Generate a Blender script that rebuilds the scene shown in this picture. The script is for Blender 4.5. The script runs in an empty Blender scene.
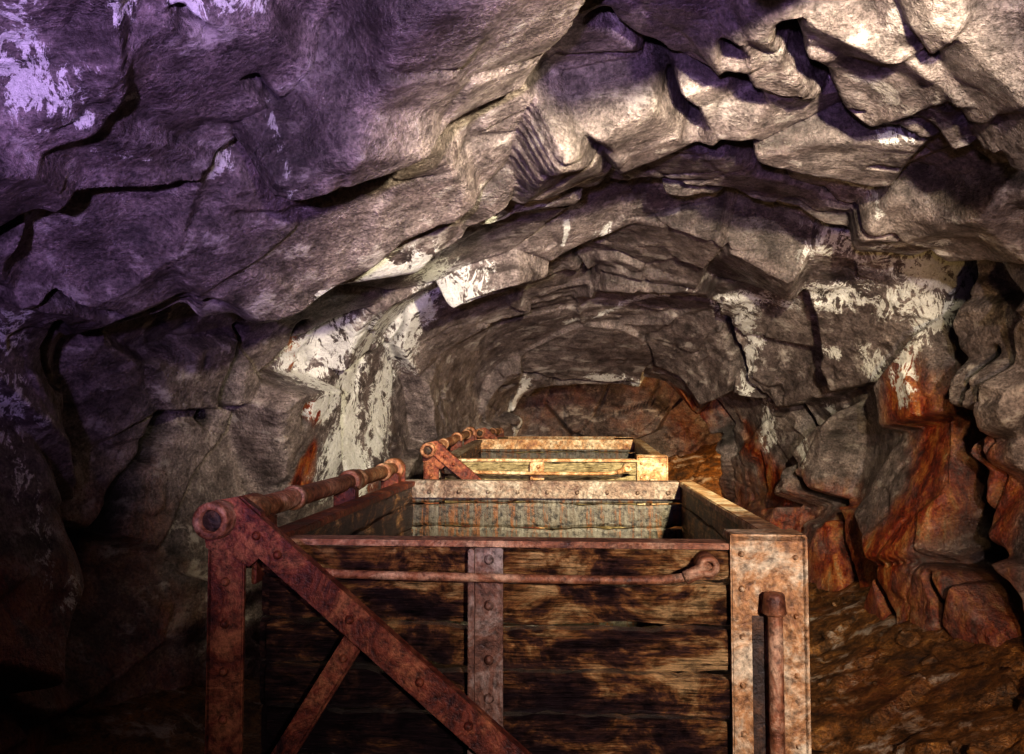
import bpy, bmesh, math, random
import numpy as np
from mathutils import Vector, Matrix, Euler
random.seed(4)
rng = np.random.RandomState(7)
S = bpy.context.scene
S.view_settings.view_transform = 'Standard'
try: S.view_settings.look = 'Medium High Contrast'
except Exception: S.view_settings.look = 'None'
S.view_settings.exposure = 0.0
CZ = 1.55
F = 800.0
YAW = math.atan(61/800.); PIT = math.atan(48/800.)

# ------------------------------------------------ camera
cd = bpy.data.cameras.new('camera'); cam = bpy.data.objects.new('camera', cd)
S.collection.objects.link(cam); S.camera = cam
cd.lens = F/1024*36; cd.sensor_width = 36; cd.clip_start = .02
cam.location = (0, 0, CZ); cam.rotation_euler = (math.pi/2+PIT, 0, YAW)
fw = np.array([-math.sin(YAW)*math.cos(PIT), math.cos(YAW)*math.cos(PIT), math.sin(PIT)])
rt = np.array([math.cos(YAW), math.sin(YAW), 0.])
up = np.cross(rt, fw)

# ------------------------------------------------ noise
def h3(ix, iy, iz, seed):
    with np.errstate(over='ignore'):
        h = (ix.astype(np.int64)*73856093) ^ (iy.astype(np.int64)*19349663) ^ (iz.astype(np.int64)*83492791) ^ (seed*2654435761)
        h = (h & 0xffffffff).astype(np.uint64)
        h = ((h ^ (h >> np.uint64(16)))*np.uint64(0x45d9f3b)) & np.uint64(0xffffffff)
        h = ((h ^ (h >> np.uint64(16)))*np.uint64(0x45d9f3b)) & np.uint64(0xffffffff)
        h = h ^ (h >> np.uint64(16))
    return h.astype(np.float64)/4294967295.0
def vnoise(p, seed=0):
    i = np.floor(p).astype(np.int64); f = p-i; f = f*f*(3-2*f)
    out = 0
    for dx in (0, 1):
        wx = f[:, 0] if dx else 1-f[:, 0]
        for dy in (0, 1):
            wy = f[:, 1] if dy else 1-f[:, 1]
            for dz in (0, 1):
                wz = f[:, 2] if dz else 1-f[:, 2]
                out = out+wx*wy*wz*h3(i[:, 0]+dx, i[:, 1]+dy, i[:, 2]+dz, seed)
    return out*2-1
def fbm(p, o=4, seed=0):
    s = 0; a = 1; 
    for k in range(o):
        s = s+a*vnoise(p*2**k+k*13.7, seed+k); a *= .5
    return s/1.8
def ridged(p, o=4, seed=0):
    s = 0; a = 1
    for k in range(o):
        s = s+a*(1-np.abs(vnoise(p*2**k+k*17.1, seed+k))*2); a *= .5
    return s/1.8
def voro(p, seed):
    i = np.floor(p).astype(np.int64)
    n = len(p)
    f1 = np.full(n, 9.); f2 = np.full(n, 9.); hh = np.zeros(n); gd = np.zeros(n)
    for dx in (-1, 0, 1):
        for dy in (-1, 0, 1):
            for dz in (-1, 0, 1):
                a, b, c = i[:, 0]+dx, i[:, 1]+dy, i[:, 2]+dz
                r1 = h3(a, b, c, seed); r2 = h3(a, b, c, seed+1); r3 = h3(a, b, c, seed+2)
                ex = p[:, 0]-(a+r1); ey = p[:, 1]-(b+r2); ez = p[:, 2]-(c+r3)
                d = np.sqrt(ex*ex+ey*ey+ez*ez)
                m = d < f1
                f2 = np.where(m, f1, np.minimum(f2, d))
                f1 = np.where(m, d, f1)
                hn = h3(a, b, c, seed+5)*2-1
                g = ex*(((r1*7.3) % 1)*2-1)+ey*(((r2*9.1) % 1)*2-1)+ez*(((r3*5.7) % 1)*2-1)
                hh = np.where(m, hn, hh); gd = np.where(m, g, gd)
    return f1, f2, hh, gd

def facets(P):
    """slabby fractured rock displacement; returns disp, crevice"""
    R = np.array(Euler((.35, .55, .55)).to_matrix())
    q = P@R.T
    w = np.stack([fbm(P*1.1+5, 3, 11), fbm(P*1.1+25, 3, 21), fbm(P*1.1+45, 3, 31)], 1)
    q = q+w*.10
    sc = np.array([.75, 1.1, 1.7])
    def sof(a1, a2, k, lo): return lo+(1-lo)*np.clip((a2-a1)/k, 0, 1)
    a1, a2, h1, g1 = voro(q*sc*.95, 100)
    b1, b2, h2, g2 = voro(q*sc*2.2+3.3+w*.3, 200)
    c1, c2, h3_, g3 = voro(q*sc*np.array([.7, 1, 1.3])*5.5+17.3+w*.3, 300)
    mk = np.clip(vnoise(P*1.1, 91)*1.5+.4, 0, 1)*np.clip(.42+.5*(P[:, 0]+.3), .2, 1)
    d = (.045*h1+.27*g1)*sof(a1, a2, .05, .75)+(.014*h2+.070*g2)*sof(b1, b2, .05, .7)*(.30+.70*mk)+(.003*h3_+.022*g3)*sof(c1, c2, .06, .6)*(.15+.85*mk)
    d = d+.045*fbm(P*1.4, 2, 60)+.008*fbm(P*6, 2, 70)+.0012*fbm(P*30, 2, 75)-.005*ridged(q*np.array([2.5, 6, 7]), 2, 76)
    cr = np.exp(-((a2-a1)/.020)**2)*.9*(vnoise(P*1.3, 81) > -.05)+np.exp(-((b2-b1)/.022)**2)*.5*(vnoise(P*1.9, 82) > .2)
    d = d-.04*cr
    return d, np.clip(cr, 0, 1)

# ------------------------------------------------ node helpers
def newmat(name):
    m = bpy.data.materials.new(name); m.use_nodes = True
    nt = m.node_tree; b = nt.nodes['Principled BSDF']
    return m, nt, b
class NB:
    def __init__(s, nt): s.nt = nt
    def n(s, t, **k):
        x = s.nt.nodes.new(t)
        for a, v in k.items(): setattr(x, a, v)
        return x
    def l(s, a, b): s.nt.links.new(a, b)
    def noise(s, co, scale, det=6, rough=.6, dist=0, vs=None):
        if vs is not None:
            mp = s.n('ShaderNodeMapping'); mp.inputs['Scale'].default_value = vs; s.l(co, mp.inputs[0]); co = mp.outputs[0]
        x = s.n('ShaderNodeTexNoise'); s.l(co, x.inputs['Vector'])
        x.inputs['Scale'].default_value = scale; x.inputs['Detail'].default_value = det
        x.inputs['Roughness'].default_value = rough; x.inputs['Distortion'].default_value = dist
        return x.outputs['Fac']
    def ramp(s, f, pts):
        r = s.n('ShaderNodeValToRGB'); s.l(f, r.inputs[0])
        e = r.color_ramp.elements
        while len(e) < len(pts): e.new(.5)
        for i, (p, c) in enumerate(pts):
            e[i].position = p
            e[i].color = (c, c, c, 1) if not hasattr(c, '__len__') else (*c, 1)
        return r.outputs[0]
    def math(s, op, a, b=None, c=None, clamp=False):
        x = s.n('ShaderNodeMath', operation=op, use_clamp=clamp)
        for i, v in enumerate((a, b, c)):
            if v is None: continue
            if isinstance(v, (int, float)): x.inputs[i].default_value = v
            else: s.l(v, x.inputs[i])
        return x.outputs[0]
    def mix(s, f, a, b, mode='MIX'):
        x = s.n('ShaderNodeMix', data_type='RGBA', blend_type=mode)
        for idx, v in ((0, f), (6, a), (7, b)):
            if isinstance(v, (int, float)): x.inputs[idx].default_value = v
            elif isinstance(v, tuple): x.inputs[idx].default_value = (*v, 1)
            else: s.l(v, x.inputs[idx])
        return x.outputs[2]
    def bump(s, h, st, dist, nrm=None):
        x = s.n('ShaderNodeBump'); x.inputs['Strength'].default_value = st; x.inputs['Distance'].default_value = dist
        s.l(h, x.inputs['Height'])
        if nrm is not None: s.l(nrm, x.inputs['Normal'])
        return x.outputs[0]

def rock_mat(name, floor=False):
    m, nt, b = newmat(name); N = NB(nt)
    co = N.n('ShaderNodeTexCoord').outputs['Object']
    at = N.n('ShaderNodeAttribute', attribute_name='stain_shade'); sep = N.n('ShaderNodeSeparateColor'); N.l(at.outputs['Color'], sep.inputs[0])
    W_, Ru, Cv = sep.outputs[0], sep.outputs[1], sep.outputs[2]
    n1 = N.noise(co, 1.7, 5, .65, .3); n2 = N.noise(co, 10, 6, .75, .15); n3 = N.noise(co, 75, 4, .75)
    mp = N.n('ShaderNodeMapping'); mp.inputs['Rotation'].default_value = (.35, .55, .55); mp.inputs['Scale'].default_value = (.7, 1.8, 2.4); N.l(co, mp.inputs[0])
    st = N.noise(mp.outputs[0], 3.2, 6, .70, .2)
    if floor:
        c = N.ramp(n2, [(.3, (.06, .026, .011)), (.55, (.21, .10, .034)), (.75, (.35, .20, .07))])
    else:
        c = N.ramp(n1, [(.32, (.092, .070, .073)), (.5, (.205, .168, .167)), (.66, (.34, .29, .28))])
    c = N.mix(.85, c, N.ramp(n2, [(.34, (.22, .20, .20)), (.5, (.95, .92, .90)), (.66, (1.6, 1.55, 1.5))]), 'MULTIPLY')
    c = N.mix(.85, c, N.ramp(n3, [(.35, .35), (.5, .95), (.64, 1.55)]), 'MULTIPLY')
    f = N.ramp(N.math('MULTIPLY', st, N.math('ADD', n2, .5)), [(.57, 0), (.68, .8)])
    c = N.mix(f, c, (.55, .50, .47))
    f = N.ramp(st, [(.33, .85), (.43, 0)])
    c = N.mix(f, c, (.045, .032, .030))
    rf = N.math('ADD', N.math('MULTIPLY', Ru, 1.8), N.math('MULTIPLY_ADD', n1, 3.0, -2.02), clamp=True)
    rf = N.math('MULTIPLY', rf, N.math('MULTIPLY', Ru, 2.5, clamp=True))
    rs = N.noise(co, 8, 6, .75, .3, vs=(1.4, 1.4, .55))
    rc = N.ramp(rs, [(.37, (.06, .010, .007)), (.47, (.25, .036, .013)), (.58, (.44, .16, .04)), (.70, (.42, .31, .17))])
    rc = N.mix(.7, rc, N.ramp(n3, [(.35, .35), (.5, .95), (.64, 1.5)]), 'MULTIPLY')
    c = N.mix(rf, c, rc)
    nw = N.noise(co, 8, 6, .72, .9, vs=(1.3, 1., .7))
    rdg = N.math('SUBTRACT', 1.0, N.math('MULTIPLY', N.math('ABSOLUTE', N.math('SUBTRACT', nw, .5)), 12.), clamp=True)
    wf = N.math('ADD', N.math('MULTIPLY', W_, 1.2), N.math('MULTIPLY', rdg, .75))
    wf = N.math('ADD', wf, N.math('MULTIPLY_ADD', n2, 3.0, -2.52))
    wf = N.math('MULTIPLY', wf, 4., clamp=True)
    wf = N.math('MULTIPLY', wf, N.math('MULTIPLY', W_, 4, clamp=True))
    c = N.mix(wf, c, N.ramp(n3, [(.3, (.70, .70, .67)), (.6, (1., .99, .96))]))
    c = N.mix(N.math('MULTIPLY', Cv, .85), c, (.010, .008, .007))  # black painted into cracks as shade, together with crevice dirt
    N.l(c, b.inputs['Base Color'])
    N.l(N.ramp(n2, [(.35, .58), (.62, .25)]), b.inputs['Roughness'])
    b.inputs['Specular IOR Level'].default_value = .6
    v = N.n('ShaderNodeTexVoronoi', feature='F1'); v.inputs['Scale'].default_value = 5; v.inputs['Randomness'].default_value = 1
    wv = N.n('ShaderNodeVectorMath', operation='MULTIPLY_ADD'); N.l(n2, wv.inputs[0]); wv.inputs[1].default_value = (.3, .3, .3); N.l(mp.outputs[0], wv.inputs[2]); N.l(wv.outputs[0], v.inputs['Vector'])
    h = N.math('ADD', N.math('MULTIPLY', n2, 1.1), N.math('MULTIPLY', n3, .45))
    h = N.math('ADD', h, N.math('MULTIPLY', st, 1.3))
    h = N.math('ADD', h, N.math('MULTIPLY', v.outputs['Distance'], .55))
    N.l(N.bump(h, .8, .022), b.inputs['Normal'])
    return m

def metal_mat(name, dark, mid, lite, bias=0., sc=1., rough=.6):
    m, nt, b = newmat(name); N = NB(nt)
    co = N.n('ShaderNodeTexCoord').outputs['Object']
    n1 = N.noise(co, 9*sc, 6, .75, .6); n2 = N.noise(co, 70*sc, 4, .75)
    c = N.ramp(N.math('ADD', n1, bias), [(.36, dark), (.50, mid), (.64, lite)])
    c = N.mix(.85, c, N.ramp(n2, [(.34, .25), (.5, 1.), (.66, 1.6)]), 'MULTIPLY')
    N.l(c, b.inputs['Base Color']); b.inputs['Metallic'].default_value = .15
    N.l(N.ramp(n1, [(.3, rough-.22), (.7, rough+.15)]), b.inputs['Roughness'])
    h = N.math('ADD', N.math('MULTIPLY', n1, 1.), N.math('MULTIPLY', n2, .5))
    N.l(N.bump(h, 1., .007), b.inputs['Normal'])
    return m

def wood_mat(name, bias=0., gr=(2.2, 14, 40), pale=False):
    m, nt, b = newmat(name); N = NB(nt)
    tc = N.n('ShaderNodeTexCoord'); co = tc.outputs['Object']
    g = N.noise(co, 1.6, 5, .7, .35, vs=gr)
    g2 = N.noise(co, 5, 5, .78, .2, vs=gr)
    big = N.noise(co, 6.5, 6, .72, .5, vs=(1, 1, 1.8))
    spk = N.noise(co, 45, 4, .7, 0, vs=(.7, 1, 1.3))
    f = N.math('ADD', N.math('MULTIPLY', big, .95), N.math('MULTIPLY', g, .22))
    sx = N.n('ShaderNodeSeparateXYZ'); N.l(co, sx.inputs[0])
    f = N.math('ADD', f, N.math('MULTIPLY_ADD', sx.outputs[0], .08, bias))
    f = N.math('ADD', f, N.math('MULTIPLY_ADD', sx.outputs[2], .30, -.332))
    if pale:
        c = N.ramp(f, [(.47, (.06, .04, .022)), (.57, (.24, .18, .09)), (.70, (.50, .41, .23))])
    else:
        c = N.ramp(f, [(.50, (.028, .015, .017)), (.58, (.095, .044, .032)), (.64, (.34, .155, .055)), (.71, (.66, .43, .20))])
    c = N.mix(.9, c, N.ramp(g2, [(.36, .10), (.48, .9), (.66, 1.5)]), 'MULTIPLY')
    c = N.mix(.7, c, N.ramp(spk, [(.36, .2), (.48, 1.), (.68, 1.5)]), 'MULTIPLY')
    N.l(c, b.inputs['Base Color']); b.inputs['Roughness'].default_value = .36
    h = N.math('ADD', N.math('MULTIPLY', g2, 1.2), N.math('MULTIPLY', g, .8))
    h = N.math('ADD', h, N.math('MULTIPLY', spk, .4))
    N.l(N.bump(h, 1., .014), b.inputs['Normal'])
    return m

def streak_mat(name):
    m, nt, b = newmat(name); N = NB(nt)
    co = N.n('ShaderNodeTexCoord').outputs['Object']
    s1 = N.noise(co, 2.5, 5, .75, .2, vs=(14, 14, 1.2)); n2 = N.noise(co, 50, 4, .75)
    c = N.ramp(s1, [(.34, (.015, .010, .006)), (.43, (.15, .06, .02)), (.49, (.06, .048, .034)), (.66, (.14, .13, .105))])
    c = N.mix(.9, c, N.ramp(n2, [(.38, .1), (.48, 1.), (.68, 1.5)]), 'MULTIPLY')
    N.l(c, b.inputs['Base Color']); b.inputs['Roughness'].default_value = .5
    N.l(N.bump(n2, .8, .006), b.inputs['Normal'])
    return m

ROCK = rock_mat('tunnel_rock'); DIRT = rock_mat('dirt_floor', True)
RED = metal_mat('rust_red_iron', (.030, .010, .012), (.16, .036, .019), (.36, .14, .065), .0)
ORANGE = metal_mat('rust_orange_iron', (.08, .025, .014), (.28, .115, .055), (.50, .32, .20), .02)
TAN = metal_mat('rust_pale_iron', (.13, .042, .016), (.42, .22, .09), (.68, .56, .38), .03, .9)
GREY = metal_mat('grey_iron', (.06, .026, .016), (.19, .13, .095), (.34, .30, .25), .02)
STRAP = metal_mat('strap_iron', (.05, .020, .014), (.18, .085, .055), (.33, .27, .23), .01)
DARK = metal_mat('dark_iron', (.015, .010, .008), (.05, .03, .02), (.14, .07, .035), 0)
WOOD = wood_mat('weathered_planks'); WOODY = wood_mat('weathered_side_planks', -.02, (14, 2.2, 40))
WOODP = wood_mat('pale_planks', 0.06, pale=True); STREAK = streak_mat('streaked_inner_planks')

# ------------------------------------------------ tunnel rings
def ring(y, pts): return [(p[0], (p[2] if len(p) > 2 else y), p[1]) for p in pts]
B = -1.75
rings = []
r1 = [(-1.9, B), (-2.1, -1.0), (-2.15, -.3), (-2.0, .35), (-1.45, .85), (-.6, 1.2), (.3, 1.35), (1.2, 1.25), (1.9, .85), (2.3, .1), (2.3, -.8), (2.2, B)]
def collapse(y, c, s): return ring(y, [(c[0]+(p[0]-c[0])*s, c[1]+(p[1]-c[1])*s) for p in r1])
rings.append((collapse(-2.7, (0, -.2), .02), 0))
rings.append((collapse(-2.5, (0, -.2), .85), 25))
rings.append((ring(0, r1), 60))
rings.append((ring(1.5, [(-1.95, B), (-2.05, -1.0), (-2.05, -.3), (-1.95, .35), (-1.45, .78), (-.65, 1.06), (.25, 1.22), (1.15, 1.22), (1.9, .85), (2.25, .1), (2.3, -.8), (2.2, B)]), 70))
rings.append((ring(3, [(-1.95, B, 2.9), (-2.0, -1.0, 2.9), (-2.0, -.3, 2.9), (-1.95, .25, 2.8), (-1.46, .38, 2.95), (-.70, .75, 3.5), (.1, 1.12, 3.95), (.95, 1.08, 4.0), (1.75, .92, 3.9), (2.2, .3, 3.6), (2.2, -.8, 3.6), (2.05, B, 3.6)]), 240))
rings.append((ring(3.3, [(-2.0, B, 3.3), (-2.2, -1.0, 3.3), (-2.3, -.3, 3.3), (-2.15, .35, 3.25), (-1.66, .74, 3.3), (-.78, 1.08, 3.8), (.1, 1.27, 4.2), (1.0, 1.20, 4.25), (1.85, .97, 4.15), (2.2, .3, 3.9), (2.15, -.8, 3.9), (2.0, B, 3.9)]), 45))
rings.append((ring(4.8, [(-1.5, B), (-1.6, -1.0), (-1.65, -.3), (-1.55, .35), (-1.2, .8), (-.6, 1.05), (.15, 1.19), (1.0, 1.12), (1.65, .8), (2.0, .1), (1.9, -.8), (1.65, B)]), 120))
rings.append((ring(6.2, [(-1.1, B), (-1.2, -1.0), (-1.25, -.3), (-1.15, .35), (-.85, .7), (-.35, .9), (.25, .97), (.95, .88), (1.45, .6), (1.75, 0), (1.65, -.8), (1.45, B)]), 120))
rings.append((ring(7.7, [(-.5, B), (-.6, -1.0), (-.62, -.4), (-.50, 0), (-.38, .25), (0, .33), (.42, .40), (.85, .36), (1.12, .15), (1.38, -.15), (1.45, -.7), (1.45, B)]), 130))
rings.append((ring(8.5, [(-1.0, B), (-1.2, -1.0), (-1.2, -.3), (-1.0, .3), (-.7, .7), (-.1, .9), (.5, 1.), (1.1, .9), (1.7, .7), (2.1, .1), (2.1, -.8), (1.9, B)]), 50))
rings.append((ring(9.8, [(-1.0, B), (-1.1, -1.0), (-1.1, -.3), (-.9, .3), (-.6, .6), (-.1, .8), (.5, .9), (1.1, .8), (1.5, .6), (1.8, .1), (1.8, -.8), (1.7, B)]), 50))
rings.append(([(.4+(p[0]-.4)*.02, 10.4, -.5+(p[1]+.5)*.02) for p in r1], 60))
NU = 680
def cr(ctrl, n):
    c = np.array(ctrl, float)
    c = np.vstack([2*c[0]-c[1], c, 2*c[-1]-c[-2]])
    t = np.linspace(0, len(ctrl)-1-1e-9, n); i = t.astype(int); f = (t-i)[:, None]
    p0, p1, p2, p3 = c[i], c[i+1], c[i+2], c[i+3]
    return .5*((2*p1)+(-p0+p2)*f+(2*p0-5*p1+4*p2-p3)*f*f+(-p0+3*p1-3*p2+p3)*f**3)
prof = [cr(r[0], NU) for r in rings]
rows = [prof[0][None]]
seg_start = [0]
for k in range(1, len(rings)):
    n = rings[k][1]; t = (np.arange(1, n+1)/n)[:, None, None]
    rows.append(prof[k-1][None]*(1-t)+prof[k][None]*t); seg_start.append(sum(len(r) for r in rows)-1)
G = np.concatenate(rows, 0)
ker = np.exp(-np.linspace(-2, 2, 25)**2); ker /= ker.sum()
Gp = np.concatenate([np.repeat(G[:1], 12, 0), G, np.repeat(G[-1:], 12, 0)], 0)
G = sum(ker[i]*Gp[i:i+len(G)] for i in range(25))
G[..., 2] += CZ
NV = G.shape[0]
def gnorm(G):
    du = np.gradient(G, axis=1); dv = np.gradient(G, axis=0)
    n = np.cross(dv, du)
    return n/(np.linalg.norm(n, axis=2)[..., None]+1e-9)
nm = gnorm(G)
if nm[NV//3, NU//2, 2] > 0: nm = -nm; FL = True
else: FL = False
P = G.reshape(-1, 3)
def project(P):
    d = P-np.array([0, 0, CZ]); z = d@fw
    z = np.where(z < .05, np.nan, z)
    return 512+F*(d@rt)/z, 377-F*(d@up)/z, z
px, py, pz = project(P)
def locate(x, y):
    """wall position of a feature measured in the photograph"""
    d = (px-x)**2+(py-y)**2
    d = np.where(np.isnan(d), 1e9, d)
    m = np.where(d < 144)[0]
    if len(m) == 0: m = np.array([np.argmin(d)])
    zmin = pz[m].min(); m2 = m[pz[m] < zmin+.25]
    return P[m2[np.argmin(d[m2])]]
wob = np.stack([fbm(P*4, 4, 401), fbm(P*4+9, 4, 402), fbm(P*4+19, 4, 403)], 1)
def pdist(poly, amp):
    pts = [locate(*q) for q in poly]
    Q = P+wob*amp
    D = np.full(len(P), 9.)
    for a, b in zip(pts[:-1], pts[1:]):
        ab = b-a; t = np.clip(((Q-a)@ab)/(ab@ab+1e-9), 0, 1)
        D = np.minimum(D, np.linalg.norm(Q-a-t[:, None]*ab, axis=1))
    return D
cracks = [
 ([(935, 265), (938, 320), (960, 360), (970, 430), (975, 500), (965, 545), (1000, 575), (1023, 620)], .10, .42),
 ([(720, 320), (745, 360), (775, 400), (790, 430), (805, 480), (825, 520), (830, 590), (850, 650)], .050, .22),
 ([(615, 55), (660, 90), (700, 125)], .040, .20),
 ([(735, 55), (748, 100)], .030, .16), ([(795, 20), (812, 60), (835, 95)], .035, .17),
 ([(715, 140), (742, 165), (775, 180)], .065, .26), ([(740, 130), (755, 160)], .05, .2), ([(770, 180), (830, 200), (900, 205)], .018, .09),
 ([(640, 190), (700, 205), (770, 222), (840, 235), (900, 240), (935, 270)], .035, .16),
 ([(0, 245), (35, 210)], .03, .1), ([(50, 295), (115, 312)], .03, .1),
 ([(570, 240), (590, 290), (625, 300)], .018, .07), ([(195, 45), (250, 95), (295, 125)], .014, .05),
 ([(400, 25), (360, 60)], .012, .05), ([(545, 45), (538, 75)], .012, .04),
 ([(1000, 350), (985, 420), (1010, 470)], .03, .12), ([(690, 390), (710, 440), (705, 480)], .04, .14),
 ([(0, 420), (50, 380), (60, 330)], .03, .1), ([(860, 90), (940, 100), (1020, 85)], .012, .05), ([(880, 150), (960, 160), (1023, 190)], .014, .06),
 ([(500, 385), (560, 388), (610, 392), (690, 390), (720, 440)], .04, .10), ([(170, 420), (120, 500), (90, 560)], .05, .15), ([(240, 330), (215, 420)], .05, .15),
 ([(880, 560), (900, 620), (870, 680)], .03, .13), ([(950, 580), (960, 640), (1010, 700)], .03, .14), ([(270, 480), (275, 400), (300, 320)], .03, .10),
]
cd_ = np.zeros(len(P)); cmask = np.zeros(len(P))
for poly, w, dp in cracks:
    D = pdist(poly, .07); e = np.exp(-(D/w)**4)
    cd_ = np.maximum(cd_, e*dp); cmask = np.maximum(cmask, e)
slabs = [((830, 60), .30, .15), ((860, 130), .35, .11), ((960, 60), .3, .10), ((700, 60), .22, .05), ((1015, 420), .3, .18), ((880, 210), .25, .08), ((250, 190), .6, .10), ((90, 230), .45, .12), ((1000, 230), .3, .10)]
sl_d = np.zeros(len(P))
for (sx, sy), rad, h in slabs:
    c = locate(sx, sy); d = np.abs((P-c)@np.array(Euler((.3, .5, .4)).to_matrix())/np.array([1.3, 1., .8])).max(1)+fbm(P*2+sx, 2, 66)*.10*rad/.3
    sl_d = np.maximum(sl_d, h*np.clip((rad-d)/(.09), 0, 1)*(.6+.4*np.clip(d/rad, 0, 1)))
whites = [
 ([(452, 248), (500, 225), (545, 202), (582, 180)], .06, 1.5), ([(545, 200), (565, 228)], .025, 1.3), ([(605, 205), (600, 225)], .03, 1.2), ([(470, 232), (520, 215)], .05, 1.2),
 ([(455, 255), (425, 310), (395, 370), (370, 440)], .18, 1.05), ([(370, 275), (440, 265)], .16, 1.15), ([(295, 400), (335, 340), (395, 290)], .17, 1.05),
 ([(345, 475), (345, 400), (370, 340)], .19, 1.2), ([(320, 470), (325, 430), (350, 390)], .18, 1.1), ([(410, 260), (400, 330)], .16, 1.1),
 ([(5, 60), (40, 95), (75, 90)], .08, .72), ([(140, 42), (230, 32), (290, 35)], .05, .9), ([(55, 128), (135, 118)], .03, .85), ([(0, 15), (20, 60)], .05, .5),
 ([(300, 18), (345, 8)], .03, .8), ([(90, 160), (165, 175)], .018, .95), ([(215, 215), (235, 160)], .03, .7), ([(300, 90), (250, 180)], .03, .6), ([(305, 275), (330, 270)], .035, 1.),
 ([(745, 305), (752, 350), (760, 440)], .10, .95), ([(700, 300), (790, 305)], .09, .8), ([(830, 240), (880, 250), (925, 300)], .17, .9), ([(815, 290), (860, 300), (920, 310)], .13, .78),
 ([(950, 262), (915, 330), (925, 400)], .09, .88), ([(890, 215), (1000, 212)], .05, .8), ([(985, 90), (1022, 100)], .05, .75), ([(880, 118), (1010, 115)], .04, .7), ([(820, 180), (880, 190)], .03, .7),
 ([(565, 335), (610, 320), (665, 298)], .045, 1.0), ([(590, 378), (640, 382)], .10, 1.1), ([(528, 392), (515, 435)], .09, 1.1), ([(810, 420), (815, 465)], .08, 1.), ([(830, 335), (850, 350)], .05, .7),
 ([(10, 430), (30, 600)], .07, .6), ([(5, 330), (20, 420)], .08, .6), ([(620, 180), (640, 190)], .05, .9), ([(870, 350), (880, 400)], .1, .8), ([(690, 280), (720, 320)], .06, .8),
]
wm = np.zeros(len(P))
for poly, w, s in whites: wm = np.maximum(wm, s*np.exp(-(pdist(poly, .09)/w)**2))
rusts = [([(930, 410), (945, 500), (900, 560)], .30, 1.), ([(690, 400), (715, 480)], .24, 1.), ([(740, 440), (770, 500)], .2, .9), ([(870, 590), (840, 660)], .3, .9),
 ([(285, 400), (292, 490)], .09, 1.3), ([(312, 340), (308, 380)], .07, 1.3), ([(1005, 450), (1015, 560)], .2, .8), ([(820, 520), (860, 640)], .35, .8), ([(390, 470), (360, 480)], .06, .7)]
rm = np.zeros(len(P))
for poly, w, s in rusts: rm = np.maximum(rm, s*np.exp(-(pdist(poly, .15)/w)**2))
rm = np.maximum(rm, .72*np.clip((P[:, 0]-.8)/.5, 0, 1)*np.clip((1.45-P[:, 2])/.8, 0, 1)*np.clip((P[:, 1]-3)/1, 0, 1))
rm = np.maximum(rm, .36*np.clip((P[:, 1]-7.8)/.5, 0, 1))
rm = np.maximum(rm, .5*np.clip((-P[:, 0]-1.0)/.5, 0, 1)*np.clip((1.7-P[:, 2])/.7, 0, 1)*np.clip((4.6-P[:, 1])/.8, 0, 1))  # maroon rust tone that also darkens the lower left wall's colour
disp, crev = facets(P)
yy = P[:, 1]
fade = np.where(yy > 6.4, .8, 1.0)
disp = disp*fade-cd_+sl_d*(1-np.clip(cmask*1.2, 0, 1))
Dg = disp.reshape(NV, NU)
for _ in range(1):
    Dp = np.pad(Dg, 1, mode='edge'); Dg = (Dp[:-2, 1:-1]+2*Dp[1:-1, 1:-1]+Dp[2:, 1:-1])/4
    Dp = np.pad(Dg, 1, mode='edge'); Dg = (Dp[1:-1, :-2]+2*Dp[1:-1, 1:-1]+Dp[1:-1, 2:])/4
D3 = G+nm*Dg[..., None]
n2 = gnorm(D3); n2 = -n2 if FL else n2
stain_shade = np.stack([np.clip(wm, 0, 1.5), np.clip(rm, 0, 1), np.clip(np.maximum(crev*.7, cmask*1.2), 0, 1), np.ones(len(P))], 1).reshape(NV, NU, 4)  # white and rust stains, plus shade painted along cracks and crevice dirt

def gridobj(name, A, C, Nn, mat, flip):
    h, w, _ = A.shape
    idx = np.arange(h*w).reshape(h, w)
    q = np.stack([idx[:-1, :-1], idx[:-1, 1:], idx[1:, 1:], idx[1:, :-1]], -1).reshape(-1, 4)
    if flip: q = q[:, ::-1]
    me = bpy.data.meshes.new(name)
    me.vertices.add(h*w); me.vertices.foreach_set('co', A.reshape(-1).astype(np.float32))
    me.loops.add(q.size); me.loops.foreach_set('vertex_index', q.reshape(-1).astype(np.int32))
    me.polygons.add(len(q)); me.polygons.foreach_set('loop_start', (np.arange(len(q))*4).astype(np.int32))
    me.polygons.foreach_set('use_smooth', np.ones(len(q), bool))
    me.update(calc_edges=True); me.validate()
    ca = me.color_attributes.new('stain_shade', 'FLOAT_COLOR', 'POINT'); ca.data.foreach_set('color', C.reshape(-1).astype(np.float32))
    if Nn is not None: me.normals_split_custom_set_from_vertices(Nn.reshape(-1, 3).tolist())
    me.materials.append(mat)
    o = bpy.data.objects.new(name, me); S.collection.objects.link(o); return o
flip = not FL
uL = int(NU*.31); uR = int(NU*.69); vE = seg_start[-2]; v0 = seg_start[1]
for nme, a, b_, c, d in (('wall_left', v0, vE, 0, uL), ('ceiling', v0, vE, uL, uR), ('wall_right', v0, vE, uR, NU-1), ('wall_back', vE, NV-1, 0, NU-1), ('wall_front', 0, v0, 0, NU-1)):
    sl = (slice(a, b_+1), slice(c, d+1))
    gridobj(nme, D3[sl], stain_shade[sl], n2[sl], ROCK, flip)

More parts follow.
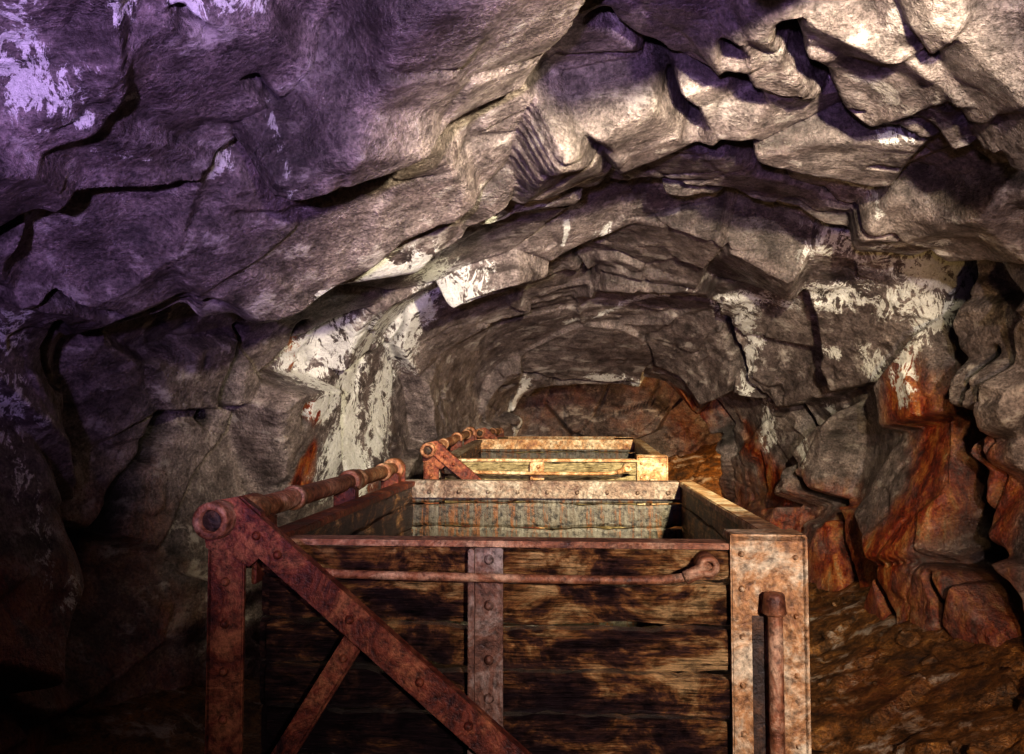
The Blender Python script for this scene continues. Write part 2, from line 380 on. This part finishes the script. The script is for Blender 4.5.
# ------------------------------------------------ floor
def grade(y): return .045*np.clip(np.asarray(y, float)-2.4, 0, 3.3)
nx, ny = 300, 620
X, Y = np.meshgrid(np.linspace(-2.5, 2.6, nx), np.linspace(-2.7, 10.3, ny))
Q = np.stack([X, Y, X*0], -1).reshape(-1, 3)
f1, f2, hh, gg = voro(Q*3+fbm(Q*3, 3, 5)[:, None]*.5, 900)
x = Q[:, 0]; side = np.clip((np.abs(x+.083)-.66)/.5, 0, 1)
bank = np.clip((x-.85)/1.2, 0, 1)**1.6*.42+np.clip((-x-1.1)/.9, 0, 1)*.2+np.clip((Q[:, 1]-8.2)/1.5, 0, 1)*.9*np.clip((x+.3)/1., 0, 1)
z = grade(Q[:, 1])+bank+side*(.02*hh+.05*gg+.07*fbm(Q*1.6, 4, 33)+.014*fbm(Q*12, 3, 37)+.03)+.008*fbm(Q*14, 3, 38)
Q[:, 2] = z
C = np.zeros((ny, nx, 4)); C[..., 3] = 1
C[..., 1] = (.25+.4*fbm(Q*1.5, 3, 51)).reshape(ny, nx).clip(0, 1)
FLOOR = gridobj('floor', Q.reshape(ny, nx, 3), C, None, DIRT, False)
FQ = Q

# ------------------------------------------------ mesh part builder
class Part:
    def __init__(s): s.bm = bmesh.new()
    def box(s, x0, x1, y0, y1, z0, z1, bev=.002, rot=None):
        r = bmesh.ops.create_cube(s.bm, size=1)
        vs = r['verts']
        for v in vs: v.co = Vector(((x0+x1)/2+v.co.x*(x1-x0), (y0+y1)/2+v.co.y*(y1-y0), (z0+z1)/2+v.co.z*(z1-z0)))
        if bev:
            es = list({e for v in vs for e in v.link_edges})
            bmesh.ops.bevel(s.bm, geom=es, offset=bev, segments=2, affect='EDGES')
        return s
    def bar(s, a, b, w, t, bev=.002):
        a = Vector(a); b = Vector(b); d = (b-a); L = d.length; ang = math.atan2(d.z, d.x)
        r = bmesh.ops.create_cube(s.bm, size=1); vs = r['verts']
        M = Matrix.Translation((a+b)/2)@Matrix.Rotation(-ang, 4, 'Y')@Matrix.Diagonal((L, t, w, 1))
        bmesh.ops.transform(s.bm, matrix=M, verts=vs)
        if bev: bmesh.ops.bevel(s.bm, geom=list({e for v in vs for e in v.link_edges}), offset=bev, segments=2, affect='EDGES')
        return s
    def poly(s, pts, y0, y1):
        a = [s.bm.verts.new((p[0], y0, p[1])) for p in pts]; b = [s.bm.verts.new((p[0], y1, p[1])) for p in pts]
        s.bm.faces.new(a); s.bm.faces.new(b[::-1])
        for i in range(len(pts)):
            j = (i+1) % len(pts); s.bm.faces.new((a[i], b[i], b[j], a[j]))
        return s
    def cyl(s, a, b, r, seg=20, r2=None, hole=None):
        a = Vector(a); b = Vector(b); d = b-a; q = d.to_track_quat('Z', 'Y')
        n = Matrix.Translation(a)@q.to_matrix().to_4x4()
        L = d.length; r2 = r if r2 is None else r2
        e = min(.003, r*.2)
        pf = [(0, r-e), (e, r), (L-e, r2), (L, r2-e)]
        if hole: pf = [(L*.9, hole), (0.002, hole), (0, hole+.002)]+pf+[(L, 0)]
        else: pf = [(0, 0)]+pf+[(L, 0)]
        rr = []
        for z_, rad in pf:
            if rad == 0: rr.append([s.bm.verts.new(n@Vector((0, 0, z_)))])
            else: rr.append([s.bm.verts.new(n@Vector((rad*math.cos(k*2*math.pi/seg), rad*math.sin(k*2*math.pi/seg), z_))) for k in range(seg)])
        for A, B_ in zip(rr[:-1], rr[1:]):
            for k in range(seg):
                k2 = (k+1) % seg
                if len(A) == 1: vs = (A[0], B_[k2], B_[k])
                elif len(B_) == 1: vs = (A[k], A[k2], B_[0])
                else: vs = (A[k], A[k2], B_[k2], B_[k])
                try: f = s.bm.faces.new(vs); f.smooth = True
                except Exception: pass
        if hole:
            try: s.bm.faces.new(rr[0])
            except Exception: pass
        return s
    def bolt(s, x, y, z, r=.011, d=(0, -1, 0), h=.009):
        p = Vector((x, y, z)); d = Vector(d)
        s.cyl(p-d*.004, p+d*h, r, 12, r*.6); return s
    def tube(s, pts, r, seg=12):
        pts = [Vector(p) for p in pts]
        rr = []
        for i, p in enumerate(pts):
            t = (pts[min(i+1, len(pts)-1)]-pts[max(i-1, 0)]).normalized()
            q = t.to_track_quat('Z', 'Y')
            rr.append([s.bm.verts.new(p+q@Vector((r*math.cos(k*2*math.pi/seg), r*math.sin(k*2*math.pi/seg), 0))) for k in range(seg)])
        for A, B_ in zip(rr[:-1], rr[1:]):
            for k in range(seg):
                f = s.bm.faces.new((A[k], A[(k+1) % seg], B_[(k+1) % seg], B_[k])); f.smooth = True
        s.bm.faces.new(rr[0]); s.bm.faces.new(rr[-1]); return s
    def plank(s, x0, x1, y0, y1, z0, z1, axis=0, seed=0, n=40, jit=.0028):
        rn = random.Random(seed); ph = [rn.uniform(0, 6) for _ in range(8)]
        prof_ = [(0, .12), (.12, 0), (.88, 0), (1, .12), (1, .9), (.88, 1), (.12, 1), (0, .9)]
        rr = []
        for i in range(n+1):
            t = i/n
            def wv(k): return jit*(math.sin(t*9+ph[k])+.6*math.sin(t*23+ph[k+1])+.8*rn.uniform(-1, 1)-(1.8 if rn.random() < .08 else 0)*(1 if k == 2 else -1))
            dz0 = wv(0); dz1 = wv(2); dt = wv(4)*.7
            ring_ = []
            for (pv, pt) in prof_:
                zz = z0+(z1-z0)*pv+(dz0 if pv < .5 else dz1)*(1 if z1-z0 > .03 else 0)
                if axis == 0: co = (x0+(x1-x0)*t, y0+(y1-y0)*pt+dt*(1-pt), zz)
                else: co = (x0+(x1-x0)*pt+dt*(1-pt), y0+(y1-y0)*t, zz)
                ring_.append(s.bm.verts.new(co))
            rr.append(ring_)
        for A, B_ in zip(rr[:-1], rr[1:]):
            for k in range(8): s.bm.faces.new((A[k], A[(k+1) % 8], B_[(k+1) % 8], B_[k]))
        s.bm.faces.new(rr[0]); s.bm.faces.new(rr[-1]); return s
    def done(s, name, mat, parent=None, loc=None):
        bmesh.ops.recalc_face_normals(s.bm, faces=s.bm.faces)
        me = bpy.data.meshes.new(name); s.bm.to_mesh(me); s.bm.free(); me.materials.append(mat)
        o = bpy.data.objects.new(name, me); S.collection.objects.link(o)
        if parent: o.parent = parent
        if loc: o.location = loc
        return o

XL, XR, L, TOP, BOT = -.636, .428, 1.45, 1.32, .62
def R(z): return z+CZ
def cart(y0, zoff, tilt, pale=False, sd=0):
    e = bpy.data.objects.new('mine_cart', None); S.collection.objects.link(e)
    e.empty_display_size = .3
    wood = WOODP if pale else WOOD; rimm = TAN if pale else RED
    zs = [R(-.236), R(-.305), R(-.394), R(-.480), R(-.566), R(-.66), R(-.75), R(-.85), BOT]
    p = Part()
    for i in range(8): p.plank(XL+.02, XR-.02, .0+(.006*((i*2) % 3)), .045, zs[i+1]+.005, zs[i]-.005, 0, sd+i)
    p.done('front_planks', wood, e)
    p = Part()
    for i in range(8): p.plank(XL+.03, XR-.03, L-.004*(i % 3), L-.045, zs[i+1]+.002, zs[i]-.002, 0, sd+20+i)
    p.done('rear_planks', STREAK, e)
    p = Part()
    for i in range(8):
        p.plank(XL+.0, XL+.035, .03, L-.02, zs[i+1]+.002, zs[i]-.002, 1, sd+40+i)
        p.plank(XR-.0, XR-.035, .03, L-.02, zs[i+1]+.002, zs[i]-.002, 1, sd+60+i)
    p.done('side_planks', WOODY, e)
    Part().box(XL+.02, XR-.02, .02, L-.02, BOT-.02, BOT+.03, .003).done('box_bottom', DARK, e)
    Part().box(XL+.06, .30, -.010, .050, R(-.239), R(-.227), .003).done('front_rim', ORANGE if not pale else TAN, e)
    q = Part().box(XR-.042, XR+.012, -.006, L+.01, R(-.240), R(-.220), .003).box(XR+.002, XR+.012, -.006, L+.01, R(-.31), R(-.23), .002)
    q.done('right_rim', TAN, e)
    Part().box(XL-.01, XL+.045, -.0, L, R(-.242), R(-.224), .003).box(XL-.012, XL-.002, .0, L, R(-.32), R(-.23), .002).done('left_rim', RED if not pale else GREY, e)
    q = Part().box(XL-.01, XR-.04, L-.055, L+.012, R(-.240), R(-.222), .003).box(XL+.03, XR-.04, L-.062, L-.05, R(-.285), R(-.230), .002)
    q.box(XL-.01, XR+.01, L+.0, L+.01, R(-.30), R(-.232), .002)
    for k in range(9): q.bolt(XL+.10+k*.11, L-.062, R(-.262), .009)
    q.done('rear_rim', GREY if not pale else TAN, e)
    q = Part().box(-.194, -.138, -.016, .0, BOT-.02, R(-.240), .002).box(-.204, -.192, -.034, -.01, BOT-.02, R(-.240), .002)
    for zz in (-.262, -.350, -.455, -.528, -.605, -.70, -.82): q.bolt(-.165, -.016, R(zz), .011, h=.010)
    q.done('centre_strap', STRAP if not pale else TAN, e)
    q = Part().box(.298, XR+.012, -.018, -.004, BOT-.03, R(-.208), .003).box(XR+.002, XR+.014, -.018, .09, BOT-.03, R(-.210), .002)
    q.box(.298, XR+.012, -.018, .06, R(-.222), R(-.208), .002)
    for zz in (-.245, -.31, -.40, -.49, -.58, -.68, -.80): q.bolt(.318, -.018, R(zz), .007)
    for zz in (-.25, -.36, -.47, -.60, -.75): q.bolt(.418, -.018, R(zz), .006)
    q.done('corner_plate', TAN, e)
    q = Part().cyl((.374, -.040, R(-.80)), (.374, -.040, R(-.345)), .014, 16)
    q.cyl((.372, -.042, R(-.352)), (.372, -.042, R(-.312)), .022, 18, .019)
    q.box(.367, .381, -.03, -.016, R(-.78), R(-.36), .002)
    for zz in (-.66, -.79): q.box(.350, .398, -.058, -.016, R(zz), R(zz)+.03, .004)
    q.done('latch_bar', ORANGE if not pale else TAN, e)
    Part().box(.336, .358, -.0195, -.0175, R(-.80), R(-.36), 0).done('latch_slot', DARK, e)
    path = [(-.548, -.01, -.268), (-.548, -.045, -.268), (-.535, -.055, -.272), (-.50, -.056, -.281), (-.44, -.056, -.286), (-.3, -.056, -.288), (-.05, -.056, -.290), (.10, -.056, -.290), (.17, -.056, -.288), (.205, -.056, -.283), (.235, -.056, -.270), (.25, -.05, -.262), (.252, -.01, -.262)]
    q = Part().tube([(a, b, R(c)) for a, b, c in path], .0085, 12)
    q.cyl((.250, -.066, R(-.262)), (.250, -.0, R(-.262)), .020, 18, hole=.009)
    q.cyl((-.548, -.062, R(-.268)), (-.548, -.0, R(-.268)), .018, 18)
    q.cyl((.205, -.060, R(-.284)), (.238, -.060, R(-.268)), .013, 12)
    q.done('grab_rail', ORANGE if not pale else TAN, e)
    q = Part().box(-.704, -.632, -.075, -.062, .30, R(-.200), .003).box(-.704, -.694, -.075, -.03, .30, R(-.21), .002)
    q.poly([(-.706, R(-.235)), (-.62, R(-.270)), (-.575, R(-.232)), (-.60, R(-.165)), (-.640, R(-.136)), (-.690, R(-.145)), (-.712, R(-.18))], -.0795, -.060)
    for zz in (-.30, -.38, -.47, -.56, -.66, -.76): q.bolt(-.668, -.075, R(zz), .010)
    q.done('tipping_post', RED, e)
    q = Part().bar((-.655, -.086, R(-.165)), (.03, -.086, R(-.742)), .058, .012).bar((-.645, -.076, R(-.140)), (.046, -.076, R(-.722)), .010, .030)
    for t in (.10, .16, .36, .55, .68, .84): q.bolt(-.672+t*.702, -.092, R(-.150-t*.592), .010)
    q.done('diagonal_brace', RED, e)
    q = Part().bar((-.415, -.070, R(-.405)), (-.625, -.070, R(-.74)), .040, .010).bar((-.40, -.062, R(-.412)), (-.61, -.062, R(-.75)), .008, .026)
    q.bolt(-.435, -.075, R(-.44), .009); q.bolt(-.58, -.075, R(-.67), .009)
    q.done('strut', RED, e)
    # hollow pivot end, dark plug stands in for the shade inside the bore
    q = Part().cyl((-.676, -.130, R(-.178)), (-.676, -.055, R(-.178)), .035, 28, hole=.021)
    q.cyl((-.672, -.055, R(-.178)), (-.672, L-.02, R(-.178)), .024, 20)
    for yy_, rr_, ww in ((.03, .034, .05), (.30, .030, .03), (.78, .035, .06), (.87, .031, .03), (1.20, .031, .04), (1.36, .040, .06)):
        q.cyl((-.672, yy_, R(-.178)), (-.672, yy_+ww, R(-.178)), rr_, 22)
    q.done('tipping_shaft', ORANGE, e)
    Part().cyl((-.676, -.118, R(-.178)), (-.676, -.07, R(-.178)), .0212, 24).done('shaft_bore_shade', DARK, e)
    q = Part()
    for yy_ in (.06, .72, 1.30): q.box(-.70, XL+.0, yy_, yy_+.05, R(-.30), R(-.19), .004)
    q.box(-.70, -.63, L-.06, L-.045, .30, R(-.16), .003)
    q.done('shaft_brackets', RED, e)
    q = Part()
    for xx in (-.36, .195): q.box(xx-.035, xx+.035, .02, L-.02, .46, .60, .006)
    for yy_ in (.08, .70, 1.35): q.box(XL+.02, XR-.02, yy_-.04, yy_+.04, .54, .605, .005)
    q.box(-.72, -.45, -.075, -.05, .30, .36, .004).box(-.12, -.05, -.10, .04, .46, .54, .01)
    q.done('chassis', DARK, e)
    q = Part()
    for yy_ in (.35, 1.10):
        q.cyl((-.47, yy_, .25), (.304, yy_, .25), .028, 16)
        for sx in (-1, 1):
            cx = -.083+sx*.30
            q.cyl((cx-.03, yy_, .25), (cx+.03, yy_, .25), .148, 32)
            q.cyl((cx-sx*.045, yy_, .25), (cx-sx*.03, yy_, .25), .175, 32)
            q.cyl((cx+sx*.02, yy_, .25), (cx+sx*.055, yy_, .25), .05, 20)
            q.box(-.083+sx*.28-.02, -.083+sx*.28+.02, yy_-.06, yy_+.06, .20, .48, .005)
    q.done('wheels', DARK, e)
    e.location = (0, y0, zoff); e.rotation_euler = (tilt, 0, 0)
    return e
tl = math.atan(.045)
cart(1.6, 0, .010, False, 0)
cart(3.88, float(grade(3.88)), tl, True, 100)
cart(5.90, float(grade(5.9))-.03, 0, True, 200)

q = Part()
for sx in (-1, 1):
    cx = -.083+sx*.30
    for (ya, yb) in ((-2.3, 2.4), (2.4, 5.7), (5.7, 9.0)):
        za, zb = float(grade(ya)), float(grade(yb))
        for (w, z0, z1) in ((.035, .082, .10), (.010, .05, .085), (.06, .04, .052)):
            r = bmesh.ops.create_cube(q.bm, size=1)['verts']
            for v in r:
                t = v.co.y+.5
                v.co = Vector((cx+v.co.x*w, ya+(yb-ya)*t, (z0 if v.co.z < 0 else z1)+za+(zb-za)*t))
q.done('rails', DARK, FLOOR)
q = Part()
for k in range(18):
    yk = -2.1+k*.62; zk = float(grade(yk))
    q.plank(-.083-.48, -.083+.48, yk-.08, yk+.08, zk-.03, zk+.042, 0, 500+k, 10)
q.done('sleepers', WOOD, FLOOR)

q = Part()
for k in range(70):
    r_ = random.choice([.015, .02, .03, .04, .06])*random.uniform(.7, 1.2)
    xx = random.uniform(.75, 1.75); yy_ = random.uniform(1.5, 7.0)
    if yy_ > 6 and xx > 1.4: xx -= .4
    j = np.argmin((FQ[:, 0]-xx)**2+(FQ[:, 1]-yy_)**2); zz = FQ[j, 2]+r_*.1
    v = bmesh.ops.create_icosphere(q.bm, subdivisions=2, radius=r_)['verts']
    rot = Euler((random.random()*.6, random.random()*.6, random.random()*6)).to_matrix()
    pl = [(Vector((random.gauss(0, 1), random.gauss(0, 1), random.gauss(0, 1))).normalized(), random.uniform(.45, .85)*r_) for _ in range(9)]
    for a in v:
        for nn_, dd in pl:
            s_ = a.co.dot(nn_)-dd
            if s_ > 0: a.co -= nn_*s_
        a.co = rot@Vector((a.co.x*1.3, a.co.y, a.co.z*.7))+Vector((xx, yy_, zz))
q.done('rubble', DIRT, FLOOR)

# ------------------------------------------------ lights
def light(name, kind, loc, col, en, target=None, ang=60, blend=.6, size=.05):
    d = bpy.data.lights.new(name, kind); d.color = col; d.energy = en; d.shadow_soft_size = size
    o = bpy.data.objects.new(name, d); S.collection.objects.link(o); o.location = loc
    if kind == 'SPOT': d.spot_size = math.radians(ang); d.spot_blend = blend
    if target is not None: o.rotation_euler = (Vector(target)-Vector(loc)).to_track_quat('-Z', 'Y').to_euler()
    return o
light('lamp_key', 'SPOT', (.75, -1.3, CZ+.35), (1., .84, .81), 390, (.78, 4.0, CZ+.18), 70, 1., .05)
light('lamp_purple', 'SPOT', (-.3, -.8, CZ+.0), (.66, .44, 1.), 380, (-.7, 2.4, CZ+1.75), 80, 1., .06)
light('lamp_deep', 'SPOT', (.75, .8, CZ+.85), (1., .87, .58), 900, (-.1, 5.4, CZ+.2), 72, 1., .05)
light('lamp_ochre', 'SPOT', (1.15, 1.1, CZ-.45), (1., .64, .26), 115, (1.6, 5.0, CZ-.5), 80, .9, .05)
light('lamp_far', 'POINT', (1.75, 8.7, CZ+.1), (1., .62, .25), 30, size=.05)
w = bpy.data.worlds.new('world'); S.world = w; w.use_nodes = True
w.node_tree.nodes['Background'].inputs[0].default_value = (.02, .015, .025, 1)
w.node_tree.nodes['Background'].inputs[1].default_value = .2
